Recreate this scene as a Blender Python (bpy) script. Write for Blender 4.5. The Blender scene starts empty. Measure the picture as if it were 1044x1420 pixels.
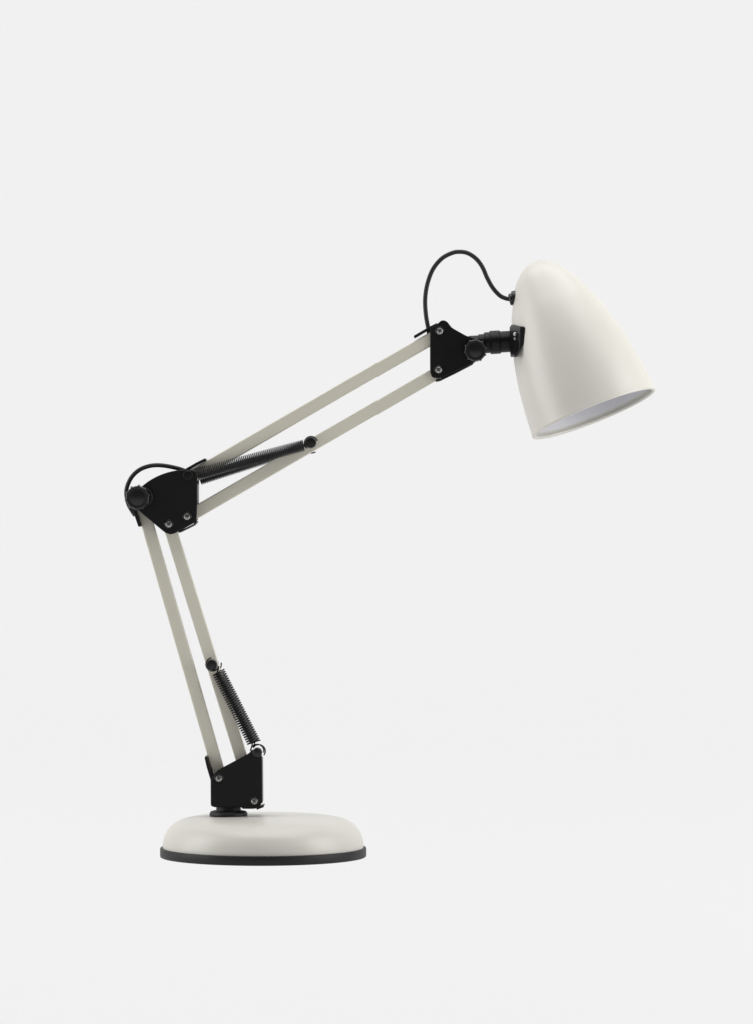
import bpy, bmesh, math
from mathutils import Vector, Matrix

# ------------------------------------------------------------------ units
# the lamp is about half a metre tall; traced dimensions are in 0.6 mm units
S = 0.0006
D = 3.198                 # camera distance from the plane the arms move in
CX, HORIZON, GROUND = 522.0, 710.0, 1188.0
CAMZ = (GROUND - HORIZON) * S
scene = bpy.context.scene
C = scene.collection


def P(px, py, y=0.0):
    """traced drawing coordinate at depth y (mm, minus = towards the viewer) -> world metres"""
    y = y * 0.001
    k = S * (D + y) / D
    return Vector(((px - CX) * k, y, CAMZ + (HORIZON - py) * k))


# ------------------------------------------------------------------ materials
def new_mat(name):
    m = bpy.data.materials.new(name)
    m.use_nodes = True
    nt = m.node_tree
    return m, nt, nt.nodes["Principled BSDF"]


def coated(name, col, rough, spec=0.5, grain=0.0, grain_scale=2500.0, rough_var=0.05, col_var=0.03,
           coat=0.0, metallic=0.0):
    m, nt, b = new_mat(name)
    N, L = nt.nodes, nt.links
    tc = N.new("ShaderNodeTexCoord")
    b.inputs["Metallic"].default_value = metallic
    b.inputs["Specular IOR Level"].default_value = spec
    b.inputs["Coat Weight"].default_value = coat
    b.inputs["Coat Roughness"].default_value = 0.3
    big = N.new("ShaderNodeTexNoise")
    big.inputs["Scale"].default_value = 45.0
    big.inputs["Detail"].default_value = 5.0
    L.new(tc.outputs["Object"], big.inputs["Vector"])
    mr = N.new("ShaderNodeMapRange")
    mr.inputs["To Min"].default_value = rough - rough_var
    mr.inputs["To Max"].default_value = rough + rough_var
    L.new(big.outputs["Fac"], mr.inputs["Value"])
    L.new(mr.outputs["Result"], b.inputs["Roughness"])
    mx = N.new("ShaderNodeMix")
    mx.data_type = 'RGBA'
    mx.inputs["A"].default_value = (*[c * (1 - col_var) for c in col], 1)
    mx.inputs["B"].default_value = (*[min(1, c * (1 + col_var)) for c in col], 1)
    L.new(big.outputs["Fac"], mx.inputs["Factor"])
    L.new(mx.outputs["Result"], b.inputs["Base Color"])
    if grain:
        fine = N.new("ShaderNodeTexNoise")
        fine.inputs["Scale"].default_value = grain_scale
        fine.inputs["Detail"].default_value = 2.0
        L.new(tc.outputs["Object"], fine.inputs["Vector"])
        bp = N.new("ShaderNodeBump")
        bp.inputs["Strength"].default_value = grain
        bp.inputs["Distance"].default_value = 0.0001
        L.new(fine.outputs["Fac"], bp.inputs["Height"])
        L.new(bp.outputs["Normal"], b.inputs["Normal"])
    return m


CREAM = coated("cream_powder_coat", (0.530, 0.515, 0.468), 0.38, 0.60, grain=0.12, grain_scale=2200)
CREAM_ARM = coated("cream_painted_tube", (0.515, 0.493, 0.420), 0.42, 0.4, grain=0.10)
BLACK = coated("black_moulded_plastic", (0.0038, 0.0038, 0.0039), 0.38, 0.21, grain=0.15, grain_scale=1800)
BLACK_GLOSS = coated("black_gloss_plastic", (0.006, 0.006, 0.0062), 0.28, 0.42, grain=0.05)
RUBBER = coated("dark_grey_rubber", (0.0095, 0.0095, 0.0098), 0.5, 0.28, grain=0.2, grain_scale=1500)
WIRE = coated("black_spring_steel", (0.006, 0.006, 0.0064), 0.36, 0.32, rough_var=0.08)
CORD = coated("black_cable_sheath", (0.008, 0.008, 0.008), 0.45, 0.35)
STEEL = coated("zinc_plated_steel", (0.36, 0.36, 0.35), 0.32, 0.5, metallic=1.0, rough_var=0.1, col_var=0.15)
SLOT_SHADE = coated("painted_recess_shade", (0.03, 0.03, 0.03), 0.6, 0.3)  # dark colour painted for the shade inside a screw's cross recess
LINER = coated("white_enamel_lining", (0.60, 0.60, 0.63), 0.5, 0.4)


def sheet_mat():
    # made-up translucent sheet: shows no shadows, lit evenly by added lamps behind
    m = bpy.data.materials.new("shadowless_backdrop_sheet")
    m.use_nodes = True
    nt = m.node_tree
    nt.nodes.clear()
    out = nt.nodes.new("ShaderNodeOutputMaterial")
    tr = nt.nodes.new("ShaderNodeBsdfTranslucent")
    tr.inputs["Color"].default_value = (0.80, 0.80, 0.80, 1)
    nt.links.new(tr.outputs[0], out.inputs["Surface"])
    return m


SHEET = sheet_mat()


# ------------------------------------------------------------------ mesh helpers
def obj(name, bm, mats, parent=None, smooth=35, bevel=0.0, segs=3):
    me = bpy.data.meshes.new(name)
    bmesh.ops.recalc_face_normals(bm, faces=bm.faces)
    bm.to_mesh(me)
    bm.free()
    o = bpy.data.objects.new(name, me)
    C.objects.link(o)
    for m in (mats if isinstance(mats, (list, tuple)) else [mats]):
        me.materials.append(m)
    if bevel:
        md = o.modifiers.new("edge_rounding", 'BEVEL')
        md.width = bevel
        md.segments = segs
        md.limit_method = 'ANGLE'
        md.angle_limit = math.radians(40)
        md.harden_normals = True
        me.polygons.foreach_set("use_smooth", [True] * len(me.polygons))
    elif smooth:
        me.polygons.foreach_set("use_smooth", [True] * len(me.polygons))
        me.set_sharp_from_angle(angle=math.radians(smooth))
    if parent:
        o.parent = parent
        # parents are never rotated or scaled: keep the world position
        loc = Vector((0, 0, 0))
        q = parent
        while q:
            loc += q.location
            q = q.parent
        o.location = -loc
    return o


def round_outline(pts, radii=None, n=5):
    """round the corners of a polygon given as (px, py, r)"""
    out = []
    m = len(pts)
    for i in range(m):
        x, y = pts[i][0], pts[i][1]
        r = pts[i][2] if len(pts[i]) > 2 else 0
        if r <= 0:
            out.append((x, y))
            continue
        p = Vector((x, y))
        a = Vector(pts[i - 1][:2]) - p
        b = Vector(pts[(i + 1) % m][:2]) - p
        da, db = min(r, a.length * .48), min(r, b.length * .48)
        A, B = p + a.normalized() * da, p + b.normalized() * db
        for k in range(n + 1):
            t = k / n
            q = A * (1 - t) ** 2 + p * 2 * t * (1 - t) + B * t * t
            out.append((q.x, q.y))
    return out


def add_prism(bm, pts, y0, y1, yref=None):
    """extrude a traced outline between two depths (mm); traced at yref"""
    yref = y0 if yref is None else yref
    base = [P(a, b, yref) for a, b in pts]
    f = [bm.verts.new((v.x, y0 * .001, v.z)) for v in base]
    k = [bm.verts.new((v.x, y1 * .001, v.z)) for v in base]
    bm.faces.new(f)
    bm.faces.new(k[::-1])
    n = len(pts)
    for i in range(n):
        j = (i + 1) % n
        bm.faces.new((f[j], f[i], k[i], k[j]))


def frame_of(axis):
    w = Vector(axis).normalized()
    t = Vector((0, 1, 0)) if abs(w.y) < .9 else Vector((1, 0, 0))
    u = w.cross(t).normalized()
    return u, w.cross(u).normalized(), w


def add_lathe(bm, prof, origin, axis, n=64, mat=0):
    """prof: list of (radius, height) in metres along axis"""
    u, v, w = frame_of(axis)
    rings = []
    for r, h in prof:
        if r < 1e-7:
            rings.append([bm.verts.new(origin + w * h)])
        else:
            rings.append([bm.verts.new(origin + w * h + (u * math.cos(2 * math.pi * i / n) +
                          v * math.sin(2 * math.pi * i / n)) * r) for i in range(n)])
    for a, b in zip(rings, rings[1:]):
        for i in range(n):
            j = (i + 1) % n
            if len(a) == 1 and len(b) == 1:
                continue
            if len(a) == 1:
                f = bm.faces.new((a[0], b[i], b[j]))
            elif len(b) == 1:
                f = bm.faces.new((a[i], b[0], a[j]))
            else:
                f = bm.faces.new((a[i], b[i], b[j], a[j]))
            f.material_index = mat
    return rings


def disc_prof(r, h0, h1, e):
    """cylinder with rounded edges, radius r between heights h0 and h1"""
    p = [(0, h0), (r - e, h0)]
    for k in range(1, 5):
        a = math.pi / 2 * k / 4
        p.append((r - e + e * math.sin(a), h0 + e - e * math.cos(a)))
    for k in range(0, 5):
        a = math.pi / 2 * k / 4
        p.append((r - e + e * math.cos(a), h1 - e + e * math.sin(a)))
    p.append((0, h1))
    return p


def spline(pts, per=8):
    """Catmull-Rom through points of any dimension"""
    pts = [Vector(p) for p in pts]
    q = [pts[0] * 2 - pts[1]] + pts + [pts[-1] * 2 - pts[-2]]
    out = []
    for i in range(1, len(q) - 2):
        a, b, c, d = q[i - 1:i + 3]
        for k in range(per):
            t = k / per
            out.append(.5 * ((2 * b) + (c - a) * t + (2 * a - 5 * b + 4 * c - d) * t * t +
                             (3 * b - a - 3 * c + d) * t ** 3))
    out.append(q[-2].copy())
    return out


def add_tube(bm, path, r, n=12, caps=True):
    rings = []
    t0 = (path[1] - path[0]).normalized()
    u, v, _ = frame_of(t0)
    for i, p in enumerate(path):
        a = path[max(i - 1, 0)]
        b = path[min(i + 1, len(path) - 1)]
        t = (b - a).normalized()
        u = (u - t * u.dot(t)).normalized()
        v = t.cross(u)
        rings.append([bm.verts.new(p + (u * math.cos(2 * math.pi * k / n) + v * math.sin(2 * math.pi * k / n)) * r)
                      for k in range(n)])
    for a, b in zip(rings, rings[1:]):
        for k in range(n):
            bm.faces.new((a[k], a[(k + 1) % n], b[(k + 1) % n], b[k]))
    if caps:
        bm.faces.new(rings[0][::-1])
        bm.faces.new(rings[-1])


def add_bar(bm, p0, p1, width, depth):
    """rectangular tube along p0-p1 (traced units), width in traced units, depth in mm"""
    a, b = P(*p0), P(*p1)
    d = (b - a).normalized()
    n = Vector((-d.z, 0, d.x)) * (width * S / 2)
    y = Vector((0, depth * .0005, 0))
    vs = [bm.verts.new(p + s * n + q * y) for p in (a, b) for s, q in ((1, -1), (-1, -1), (-1, 1), (1, 1))]
    for f in ((0, 1, 2, 3), (7, 6, 5, 4), (0, 4, 5, 1), (1, 5, 6, 2), (2, 6, 7, 3), (3, 7, 4, 0)):
        bm.faces.new([vs[i] for i in f])


BM = bmesh.new
TO_VIEW = Vector((0, -1, 0))

# ------------------------------------------------------------------ the lamp
BASE = P(365.6, GROUND)
lamp = bpy.data.objects.new("desk_lamp", None)
C.objects.link(lamp)
lamp.location = (BASE.x, 0, 0)
lamp["label"] = "cream jointed desk lamp with black brackets and springs on a round black-rimmed base"
lamp["category"] = "desk lamp"

# base: domed weight with a dark rim
UP = Vector((0, 0, 1))
O = Vector((BASE.x, 0, 0))
prof = [(139.0, 3), (139.0, 9)] + [(p.x, p.y) for p in spline(
    [(139, 11), (138.6, 20), (136.6, 29), (132, 38), (124, 46), (113, 51.6), (99, 54.6), (80, 56), (50, 56.8)], 6)] + [(0, 57)]
bm = BM()
add_lathe(bm, [(r * S, h * S) for r, h in prof], O, UP, 160)
base = obj("base", bm, CREAM, lamp, smooth=60)
bm = BM()
rim = [(136, 0.2), (141.6, 0.2), (142.5, 0.7), (142.9, 1.6), (142.9, 11.6), (142.5, 12.6), (141.6, 13.1), (139.3, 13.1), (139.2, 12.0), (138.8, 9)]
add_lathe(bm, [(r * S, h * S) for r, h in rim] + [(136 * S, .2 * S)], O, UP, 160)
obj("base_rim", bm, RUBBER, base, smooth=50)

# swivel collar and neck under the bracket
SW = P(317.5, 1131)
bm = BM()
add_lathe(bm, [(0, 55 * S), (25.4 * S, 55 * S), (26.2 * S, 56.4 * S), (26.5 * S, 58.8 * S), (26.0 * S, 61.2 * S), (24.4 * S, 63.2 * S), (21 * S, 64 * S),
               (19.5 * S, 63.2 * S), (18 * S, 63.2 * S), (17.2 * S, 64 * S), (17 * S, 73 * S), (0, 73 * S)], Vector((SW.x, 0, 0)), UP, 72)
obj("swivel_collar", bm, RUBBER, lamp, smooth=30)


def screw(px, py, y, parent, angle=0.4, r=4.7):
    """cross-head screw with its head towards the viewer, in a black ring that stands for shade"""
    bm = BM()
    o = P(px, py, y)
    rr = r * S
    add_lathe(bm, [(0, -.004), (rr * .6, -.004), (rr * .6, 0), (rr, 0), (rr, .0004), (rr * .93, .0008), (rr * .7, .00115), (rr * .4, .0013), (0, .00135)],
              o, TO_VIEW, 28, 0)
    for k in range(2):
        a = angle + k * math.pi / 2
        d, e = Vector((math.cos(a), 0, math.sin(a))), Vector((-math.sin(a), 0, math.cos(a)))
        L, W = rr * .62, rr * .15
        top = o + TO_VIEW * (.00138 + .00003 * k)
        bot = o + TO_VIEW * .0004
        vs = [bm.verts.new(q + d * (sx * L) + e * (sy * W)) for q in (top, bot) for sx, sy in ((-1, -1), (1, -1), (1, 1), (-1, 1))]
        for f in ((0, 1, 2, 3), (7, 6, 5, 4), (0, 4, 5, 1), (1, 5, 6, 2), (2, 6, 7, 3), (3, 7, 4, 0)):
            bm.faces.new([vs[i] for i in f]).material_index = 1  # solid dark cross in place of a shaded recess
    s = obj("screw", bm, [STEEL, SLOT_SHADE], parent)
    return s


def shade_ring(bm, px, py, y, r=6.6):
    """raised black ring standing in for the countersink shadow"""
    o = P(px, py, y)
    q = r * S
    add_lathe(bm, [(q * .76, 0), (q * .78, .0007), (q * .86, .0010), (q * .95, .0008), (q * 1.05, .0002), (q * 1.08, -.0005)], o, TO_VIEW, 32)  # black ring added where the countersink would be in shadow


def pin(bm, px, py, r, y0, y1, e=.0006, n=32):
    o = P(px, py, y0)
    add_lathe(bm, disc_prof(r * S, 0, (y1 - y0) * .001, e), o, Vector((0, 1, 0)), n)


def strip(bm, pts, thick, y0, y1):
    """bent flange: a thin strip following pts, seen edge-on"""
    up, dn = [], []
    for i, p in enumerate(pts):
        a = Vector(pts[max(i - 1, 0)])
        b = Vector(pts[min(i + 1, len(pts) - 1)])
        d = (b - a).normalized()
        n = Vector((-d.y, d.x)) * thick / 2
        up.append(tuple(Vector(p) + n))
        dn.append(tuple(Vector(p) - n))
    add_prism(bm, up + dn[::-1], y0, y1, yref=0)


# ---- foot bracket (two cheeks with spacers and flanges)
foot_outline = round_outline([(293, 1118.6, 3), (293.2, 1079, 6), (301.5, 1068.5, 6), (346, 1044.5, 3), (351, 1038.5, 6), (362.5, 1039, 6), (364, 1055, 2),
                              (364.2, 1114, 8), (358, 1121.8, 8), (337, 1121.8, 1), (334, 1118.8, 0)])
bm = BM()
add_prism(bm, foot_outline, -16, -14.2)
foot = obj("foot_bracket", bm, BLACK, lamp, bevel=.0006)
bm = BM()
add_prism(bm, round_outline([(293, 1117, 3), (293.2, 1084, 6), (301.5, 1074.5, 6), (346, 1051.5, 3), (351, 1047.5, 4), (362.5, 1047.5, 5), (364.2, 1114, 8), (358, 1119.8, 8), (336, 1119.8, 1)]), 14.2, 16, yref=-15)
obj("rear_cheek", bm, BLACK, foot, bevel=.0006)
bm = BM()
strip(bm, [(287.0, 1048), (290.2, 1062), (295.6, 1080), (295.8, 1114)], 4.2, -14, 14)
strip(bm, [(297.5, 1116.2), (336, 1116.4)], 3, -14, 14)
obj("flange", bm, BLACK, foot, bevel=.0006)
bm = BM()
strip(bm, [(357, 1120.5), (362.5, 1118.4), (367, 1116.6)], 1.8, -14, 14)
obj("flange", bm, BLACK, foot, bevel=.0004)
bm = BM()
strip(bm, [(364.0, 1051), (364.5, 1112)], 1.5, -13.8, 13.8)
obj("flange", bm, BLACK, foot, bevel=.0003)
for (x, y) in ((304, 1079.5), (353.3, 1111)):
    screw(x, y, -16, foot, .5 if x < 330 else 1.0)
for (x, y) in ((304, 1079.5), (353.3, 1111)):
    bm = BM()
    shade_ring(bm, x, y, -16)
    obj("screw_shade_ring", bm, BLACK, foot)
    bm = BM()
    pin(bm, x, y, 5, -14, 14)
    obj("spacer", bm, BLACK, foot)
bm = BM()
pin(bm, 357.3, 1044, 6.6, -18, -7, .0008)
pin(bm, 357.3, 1046, 3.4, -7, 16, .0008)
obj("spring_pin", bm, BLACK_GLOSS, lamp)

# ---- lower arm: two square tubes
for p0, p1 in (((197.5, 700), (307.6, 1083)), ((233.5, 722), (354.5, 1112))):
    bm = BM()
    add_bar(bm, p0, p1, 16.9, 10)
    obj("arm_bar", bm, CREAM_ARM, lamp, bevel=.0011, segs=4)

# ---- upper arm: two square tubes
for p0, p1 in (((256, 667), (611, 461.8)), ((256, 720), (610, 514.6))):
    bm = BM()
    add_bar(bm, p0, p1, 17.2, 10)
    obj("arm_bar", bm, CREAM_ARM, lamp, bevel=.0011, segs=4)

# ---- elbow bracket
elbow_outline = [(183, 699), (181, 689), (185, 680), (194, 676)] + [(p.x, p.y) for p in spline(
    [(198.2, 673.6), (206.9, 667), (220.3, 659.6), (235.1, 654.4), (247.2, 652.1), (260.6, 651.3), (267.5, 652.2), (272, 655), (274.2, 660), (274.4, 669.6)], 3)] + \
    [(274, 700.5), (273.2, 719), (272.2, 721.4), (269.8, 724.2), (247.2, 736.8), (243.1, 739.6), (236.8, 741.2), (231, 739.4), (227, 736.7), (215.6, 727.3), (200.2, 714.2), (190, 706)]
bm = BM()
add_prism(bm, elbow_outline, -16, -14.2)
elbow = obj("elbow_bracket", bm, BLACK, lamp, bevel=.0007)
bm = BM()
add_prism(bm, elbow_outline, 14.2, 16, yref=-15)
obj("rear_cheek", bm, BLACK, elbow, bevel=.0007)
for pts, th in (([(258, 652.6), (264, 649.2), (274, 643.4), (286.8, 637.0)], 3.3),
                ([(249.5, 738.0), (262, 731.9), (270.6, 727.5), (274.4, 722.8)], 2.2),
                ([(274.9, 671), (275.1, 699)], 1.2),
                ([(187.6, 705), (190.4, 714), (196.0, 730)], 4.4)):
    bm = BM()
    strip(bm, pts, th, -13.9, 13.9)
    obj("flange", bm, BLACK, elbow, bevel=.0006)
for i, (x, y) in enumerate(((234.6, 727), (260, 716.4))):
    screw(x, y, -16, elbow, .8 + i)
for (x, y) in ((234.6, 727), (260, 716.4)):
    bm = BM()
    shade_ring(bm, x, y, -16)
    obj("screw_shade_ring", bm, BLACK, elbow)
    bm = BM()
    pin(bm, x, y, 5, -14, 14)
    obj("spacer", bm, BLACK, elbow)
bm = BM()
pin(bm, 260.8, 659.4, 6.8, -17.6, 17.6, .0008)
obj("pivot_cap", bm, BLACK, elbow)


# ---- clamp knobs
def knob(px, py, R, y0, y1, parent, phase=0.0, lobes=10):
    """fluted hand knob: scalloped grip, domed face, hub behind"""
    bm = BM()
    n = 96
    prof = [(0.0, y0, 0), (.60, y0, 0), (.62, y0 - 2.0, 0), (.98, y0 - 2.4, .55), (1.0, y0 - 3.2, 1), (1.0, y1 + 2.6, 1), (.97, y1 + 1.2, .9), (.88, y1 + .5, .5),
            (.78, y1 + .35, .1), (.70, y1 + .6, 0), (.5, y1 + .15, 0), (.25, y1 - .25, 0), (0, y1 - .35, 0)]
    rings = []
    for f, y, g in prof:
        c = P(px, py, (y0 + y1) / 2)
        c.y = y * .001
        if f == 0:
            rings.append([bm.verts.new(c)])
            continue
        ring = []
        for k in range(n):
            a = 2 * math.pi * k / n
            w = math.cos(lobes * (a - phase))
            bump = g * .135 * max(0, w) ** 4
            rr = R * S * f * (1 - .095 * g + bump)
            ring.append(bm.verts.new(c + Vector((math.cos(a) * rr, 0, math.sin(a) * rr))))
        rings.append(ring)
    for a, b in zip(rings, rings[1:]):
        for i in range(n):
            j = (i + 1) % n
            if len(a) == 1:
                bm.faces.new((a[0], b[i], b[j]))
            elif len(b) == 1:
                bm.faces.new((a[i], b[0], a[j]))
            else:
                bm.faces.new((a[i], b[i], b[j], a[j]))
    return obj("clamp_knob", bm, BLACK_GLOSS, parent, smooth=45)


knob(191.6, 690.2, 17.8, -16, -28, lamp, math.radians(12))
bm = BM()
pin(bm, 198, 690, 14.5, -20, -13, .0012)
pin(bm, 198, 690, 5, -13, 22)
pin(bm, 198, 690, 11, 16, 20)
obj("pivot_bolt", bm, BLACK, lamp)

# ---- head bracket (narrow fork)
head_outline = round_outline([(595.6, 455.5, 2), (606, 449.2, 3), (611.5, 443.5, 5), (619, 445, 5), (625.5, 454.2, 4), (645, 465.2, 3), (660, 470, 8), (671, 480, 9), (670, 492, 9),
                              (657, 503.0, 4), (609, 525, 7), (596, 523.5, 10)])
bm = BM()
add_prism(bm, head_outline, -8.6, -6.8)
head = obj("head_bracket", bm, BLACK, lamp, bevel=.0006)
bm = BM()
add_prism(bm, head_outline, 6.8, 8.6, yref=-7.5)
obj("rear_cheek", bm, BLACK, head, bevel=.0006)
for pts, th in (([(573.6, 467.7), (585, 461), (596, 454.8), (606, 449.8)], 3.7), ([(603.4, 528.2), (609, 527.2), (630, 517.0), (655, 504.0)], 2.8)):
    bm = BM()
    strip(bm, pts, th, -6.6, 6.6)
    obj("flange", bm, BLACK, head, bevel=.0006)
for i, (x, y) in enumerate(((609, 459.2), (607.4, 513))):
    screw(x, y, -8.6, head, 1.2 - .5 * i)
for (x, y) in ((609, 459.2), (607.4, 513)):
    bm = BM()
    shade_ring(bm, x, y, -8.6)
    obj("screw_shade_ring", bm, BLACK, head)
    bm = BM()
    pin(bm, x, y, 5, -6.6, 6.6)
    obj("spacer", bm, BLACK, head)
knob(658.2, 486.2, 16.3, -8.6, -22, lamp, math.radians(-60))
bm = BM()
pin(bm, 658, 486, 14, -11.5, -8.4, .001)
pin(bm, 658, 486, 5, -8, 15)
pin(bm, 658, 486, 9, 8.6, 12.5)
obj("pivot_bolt", bm, BLACK, lamp)

# ---- swivel between fork and shade: stepped barrel
bm = BM()
ax0, ax1 = P(655, 476.4), P(708, 473.4)
AX = (ax1 - ax0).normalized()
ln = (ax1 - ax0).length / S
bar = [(0, -6), (10.2, -6), (11, -5), (11, 8), (12.4, 8.4), (12.4, 15.6), (13.6, 16), (14.6, 16.4), (14.6, 23.4), (15.9, 24), (16.3, 24.7), (16.3, 37.2), (15.9, 38),
       (14.8, 38.4), (14.8, 53.6), (0, 53.6)]
add_lathe(bm, [(r * S, h * S) for r, h in bar], ax0, AX, 56)
obj("swivel_barrel", bm, BLACK, lamp, smooth=30)

# ---- shade
AY = 0.127
k = math.sqrt(1 - AY * AY)
ad = Vector((-0.361, -0.9325)).normalized()
AXIS = Vector((ad.x * k, AY, -ad.y * k))
SC = P(823.2, 574.5, -11.5)
outer = [(91.2, 2.2), (90.4, 9), (88.2, 36), (83.2, 75), (75.0, 113), (62.6, 152), (49.5, 180.5), (39.5, 198.5), (31, 209.6), (22, 217.8), (12, 223.6), (0, 226.2)]
osm = [(max(p.x, 0), p.y * 1.0135) for p in spline(outer, 8)]
osm[-1] = (0, 226.2 * 1.0135)
TH = 3.4
inner = []
for i, (r, t) in enumerate(osm):
    a, b = Vector(osm[max(i - 1, 0)]), Vector(osm[min(i + 1, len(osm) - 1)])
    d = (b - a).normalized()
    nrm = Vector((-d.y, d.x))
    q = Vector((r, t)) + nrm * TH
    inner.append((max(q.x, 0), q.y))
inner[-1] = (0, 226.2 * 1.0135 - TH)
lip = [(86.0, 3.4), (86.4, 1.2), (87.7, .2), (89.0, -.3), (90.4, .1), (91.2, 1.0)]
iw = [p for p in inner[::-1] if p[1] > 5]
shade_prof = iw + lip + osm
bm = BM()
add_lathe(bm, [(r * S, t * S) for r, t in shade_prof], SC, AXIS, 144)
shade = obj("lamp_shade", bm, CREAM, lamp, smooth=70)
bm = BM()
add_lathe(bm, [((r - .5) * S, (t + .0) * S) for r, t in inner if t > 7 and r > 2], SC, AXIS, 144)
obj("shade_lining", bm, LINER, shade, smooth=70)

# cable grommet on the shade
g0, g1 = P(719.5, 412.6), P(706.2, 415.6)
GA = (g1 - g0)
gl = GA.length / S
bm = BM()
gp = [(0, 0), (10.6, 0), (11, .6), (11, gl * .62), (10.4, gl * .70), (8.6, gl * .74), (8.2, gl * .98), (7.2, gl * 1.06), (0, gl * 1.06)]
add_lathe(bm, [(r * S, h * S) for r, h in gp], g0, GA, 40)
obj("cable_grommet", bm, BLACK_GLOSS, shade, smooth=30)

# saddle mount that bolts the shade to the barrel
def loft(bm, layers):
    """layers: list of (depth mm, outline) with equal point counts, traced at that depth"""
    rings = [[bm.verts.new(P(a, b, y)) for a, b in pts] for y, pts in layers]
    n = len(rings[0])
    bm.faces.new(rings[0])
    bm.faces.new(rings[-1][::-1])
    for a, b in zip(rings, rings[1:]):
        for i in range(n):
            j = (i + 1) % n
            bm.faces.new((a[j], a[i], b[i], b[j]))


sf = [(720.2, 452.6), (725.6, 453.0), (727.3, 455), (727.3, 474.3), (720.6, 486.4), (714.8, 495.3), (713.0, 495.3), (719.4, 484.2)]
sm = [(705.9, 454.0), (708.5, 450.2), (719.0, 449.8), (727.3, 474.3), (720.6, 486.4), (714.0, 495.3), (707.3, 495.3), (706.2, 484.2)]
sc = [(705.9, 454.0), (708.5, 450.2), (719.0, 449.8), (722, 474.3), (718.6, 486.4), (714.0, 495.3), (707.3, 495.3), (706.2, 484.2)]
bm = BM()
loft(bm, [(-30, sf), (-27, sf), (-13, sm), (-11, sc), (11, sc), (13, sm), (27, sf), (30, sf)])
mount = obj("shade_mount", bm, BLACK_GLOSS, lamp, bevel=.0006)
for (x, y, r, d) in ((714.4, 463.6, 3.0, -20.5), (714.6, 470.0, 1.9, -20.5)):
    bm = BM()
    o = P(x, y, d)
    add_lathe(bm, [(0, -.001), (r * S, -.001), (r * S, .0012), (r * .8 * S, .0019), (r * .4 * S, .0023), (0, .0024)], o, Vector((-.6, -.8, .02)), 24)
    obj("mount_screw", bm, STEEL, mount)


# ---- springs
def spring(p0, p1, y, dia, turns, wire, hooks):
    """coil between two traced points; hooks: list of point lists for the bent wire ends"""
    a, b = P(p0[0], p0[1], y), P(p1[0], p1[1], y)
    d = b - a
    u, v, w = frame_of(d)
    path = []
    per = 12
    n = int(turns * per)
    for i in range(n + 1):
        t = i / n
        ang = 2 * math.pi * turns * t
        r = dia * S / 2
        path.append(a + d * t + (u * math.cos(ang) + v * math.sin(ang)) * r)
    bm = BM()
    add_tube(bm, path, wire * S / 2, 6)
    o = obj("spring", bm, WIRE, lamp, smooth=80)
    for h in hooks:
        bm = BM()
        add_tube(bm, spline([P(*q) for q in h], 6), .95 * S, 8)
        obj("hook", bm, WIRE, o, smooth=80)
    return o


def arc(cx, cy, r, a0, a1, y, n=12):
    return [(cx + r * math.cos(math.radians(a0 + (a1 - a0) * i / n)), cy + r * math.sin(math.radians(a0 + (a1 - a0) * i / n)), y) for i in range(n + 1)]


# lower pair: stud on the arm (295.3, 921.3) to the pin on the foot bracket
spring((301.0, 932.5), (350.8, 1030.5), -10.2, 13.2, 32, 2.35,
       [arc(295.3, 921.3, 9.2, 260, 20, -12.4) + [(301.6, 932, -10.2)],
        [(350.8, 1030, -10.2), (349.4, 1036, -10.2)] + arc(357.2, 1041.4, 9.2, 180, 375, -10.2)])
spring((305.2, 931.0), (355.0, 1029.5), 10.2, 13.2, 32, 2.35,
       [arc(295.6, 921.3, 11.8, -12, 50, 10.2) + [(304.5, 931, 10.2)],
        [(354, 1029, 10.2)] + arc(359.4, 1041.6, 9.0, 215, 400, 10.2)])
# upper pair: elbow to the stud on the arm (431.6, 614.4)
spring((273.5, 657.6), (421.5, 617.6), -11, 15.0, 58, 1.7,
       [arc(431.9, 614.4, 9.1, 340, 130, -12.4) + [(422, 617.6, -10.2)],
        [(273.5, 660, -10.2), (268, 662, -10.2), (262, 667, -10.2), (256, 662, -10.2), (258, 655, -10.2)]])
spring((277.5, 664.8), (421.5, 618.6), 11, 15.0, 58, 1.7,
       [arc(431.9, 615, 13.2, 92, 62, 10.2), arc(431.9, 615, 9.5, 300, 160, 10.2) + [(422, 618.6, 10.2)],
        [(277.5, 664.6, 10.2), (270, 666, 10.2), (262, 667, 10.2), (256, 662, 10.2)]])


def stud(px, py, r):
    bm = BM()
    q = r * S
    o = P(px, py, 0)
    for s in (-1, 1):
        add_lathe(bm, [(0, .004), (q * .55, .004), (q * .55, .0132), (q * .95, .0134), (q, .0139), (q, .0149), (q * .97, .0156), (q * .86, .0166), (q * .82, .0166), (q * .78, .0161), (q * .4, .0162), (0, .0163)],
                  o, Vector((0, s, 0)), 40)
    obj("spring_stud", bm, BLACK_GLOSS, lamp, smooth=30)


stud(295.3, 921.2, 7.9)
stud(431.9, 614.4, 7.8)

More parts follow.
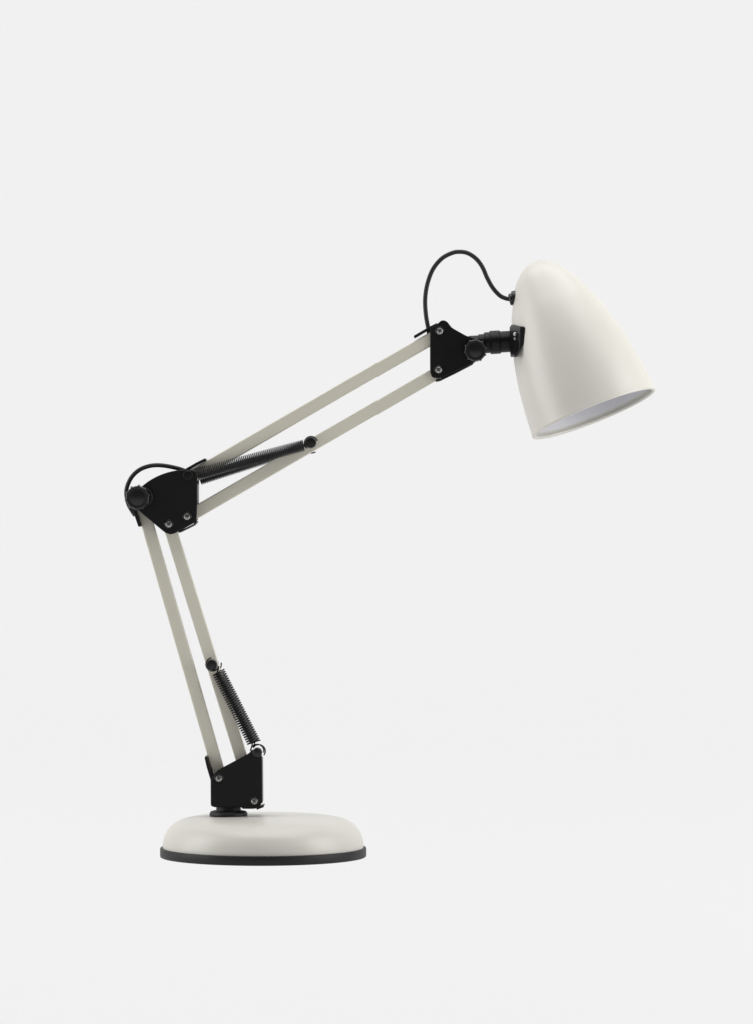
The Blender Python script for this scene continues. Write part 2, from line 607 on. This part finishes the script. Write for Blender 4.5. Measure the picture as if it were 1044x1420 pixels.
# ---- cables
bm = BM()
add_tube(bm, spline([P(*q) for q in ((595.5, 470, 0), (593.2, 456, 0), (590, 437.3, 0), (588.8, 416.2, 0), (591.6, 395.1, 0), (599.3, 374, 0), (611.7, 358.7, 0), (626, 350.9, 0),
                                     (636.8, 349.2, 0), (648.1, 351.2, 0), (659.6, 358.9, 0), (668.2, 370.4, 0), (674.9, 385.6, 0), (682.6, 399.2, 0), (692.2, 409.7, 0),
                                     (701, 413.9, 0), (708.5, 415, 0))], 8), 3.05 * S, 16)
obj("cable", bm, CORD, lamp, smooth=80)
bm = BM()
add_tube(bm, spline([P(*q) for q in ((188, 715, 4), (179, 700, 3), (175.8, 686, 0), (176.4, 677, 0), (178.9, 669.5, 0), (182.8, 662.2, 0), (188.9, 655.4, 0), (197.2, 649.8, 0), (207.9, 646.2, 0),
                                     (218.6, 645.1, 0), (230, 646, 0), (241.6, 648.2, 0), (252, 651, 0), (264, 656, 0))], 8), 3.0 * S, 16)
obj("cable", bm, CORD, lamp, smooth=80)

# ------------------------------------------------------------------ the setting: a translucent sweep, made up to stay even and shadowless
bm = BM()
sec = [(-5.0, 0.0), (1.1, 0.0)]
for i in range(1, 17):
    a = math.pi / 2 * i / 16
    sec.append((1.1 + .5 * math.sin(a), .5 - .5 * math.cos(a)))
sec.append((1.6, 4.0))
L = [bm.verts.new((-4, y, z)) for y, z in sec]
R = [bm.verts.new((4, y, z)) for y, z in sec]
for i in range(len(sec) - 1):
    bm.faces.new((L[i], R[i], R[i + 1], L[i + 1]))
sweep = obj("backdrop", bm, SHEET, None, smooth=60)
sweep["kind"] = "structure"


# ------------------------------------------------------------------ lamps
def area(name, loc, target, w, h, radiance, col=(1, 1, 1)):
    ld = bpy.data.lights.new(name, 'AREA')
    ld.shape = 'RECTANGLE'
    ld.size, ld.size_y = w, h
    ld.energy = radiance * math.pi * w * h
    ld.color = col
    o = bpy.data.objects.new(name, ld)
    C.objects.link(o)
    o.location = loc
    o.rotation_euler = (Vector(target) - Vector(loc)).to_track_quat('-Z', 'Y').to_euler()
    return o


# unseen lamps added under and behind the sheet to flatten the backdrop tone
BOX = 1.022
area("added_under_light", (0, -1.6, -.3), (0, -1.6, 1), 10, 7.4, BOX * .992)
area("added_back_light", (0, 2.1, 4.7), (0, 0, 4.7), 10, 10, BOX)
# soft boxes left, right and above
area("softbox", (-1.3, -.20, .50), (0, 0, .30), .9, 1.4, 3.7)
area("softbox", (1.25, -.38, .50), (0, 0, .30), .9, 1.4, 4.3)
area("overhead_softbox", (0, -.12, 1.6), (0, 0, 0), 1.7, 1.3, 3.0)

w = bpy.data.worlds.new("World")
scene.world = w
w.use_nodes = True
w.node_tree.nodes["Background"].inputs[0].default_value = (1, 1, 1, 1)
w.node_tree.nodes["Background"].inputs[1].default_value = .08

# ------------------------------------------------------------------ camera
cd = bpy.data.cameras.new("camera")
cam = bpy.data.objects.new("camera", cd)
C.objects.link(cam)
cam.location = (0, -D, CAMZ)
cam.rotation_euler = (math.pi / 2, 0, 0)
cd.sensor_fit = 'VERTICAL'
cd.sensor_height = 36
cd.lens = 36 * (D / S) / 1420
cd.clip_start, cd.clip_end = .05, 100
scene.camera = cam

vs = scene.view_settings
vs.view_transform = 'Standard'
vs.look = 'None'
vs.exposure = 0
vs.gamma = 1
vs.use_curve_mapping = False
scene.cycles.use_denoising = True
scene.cycles.filter_width = 1.5
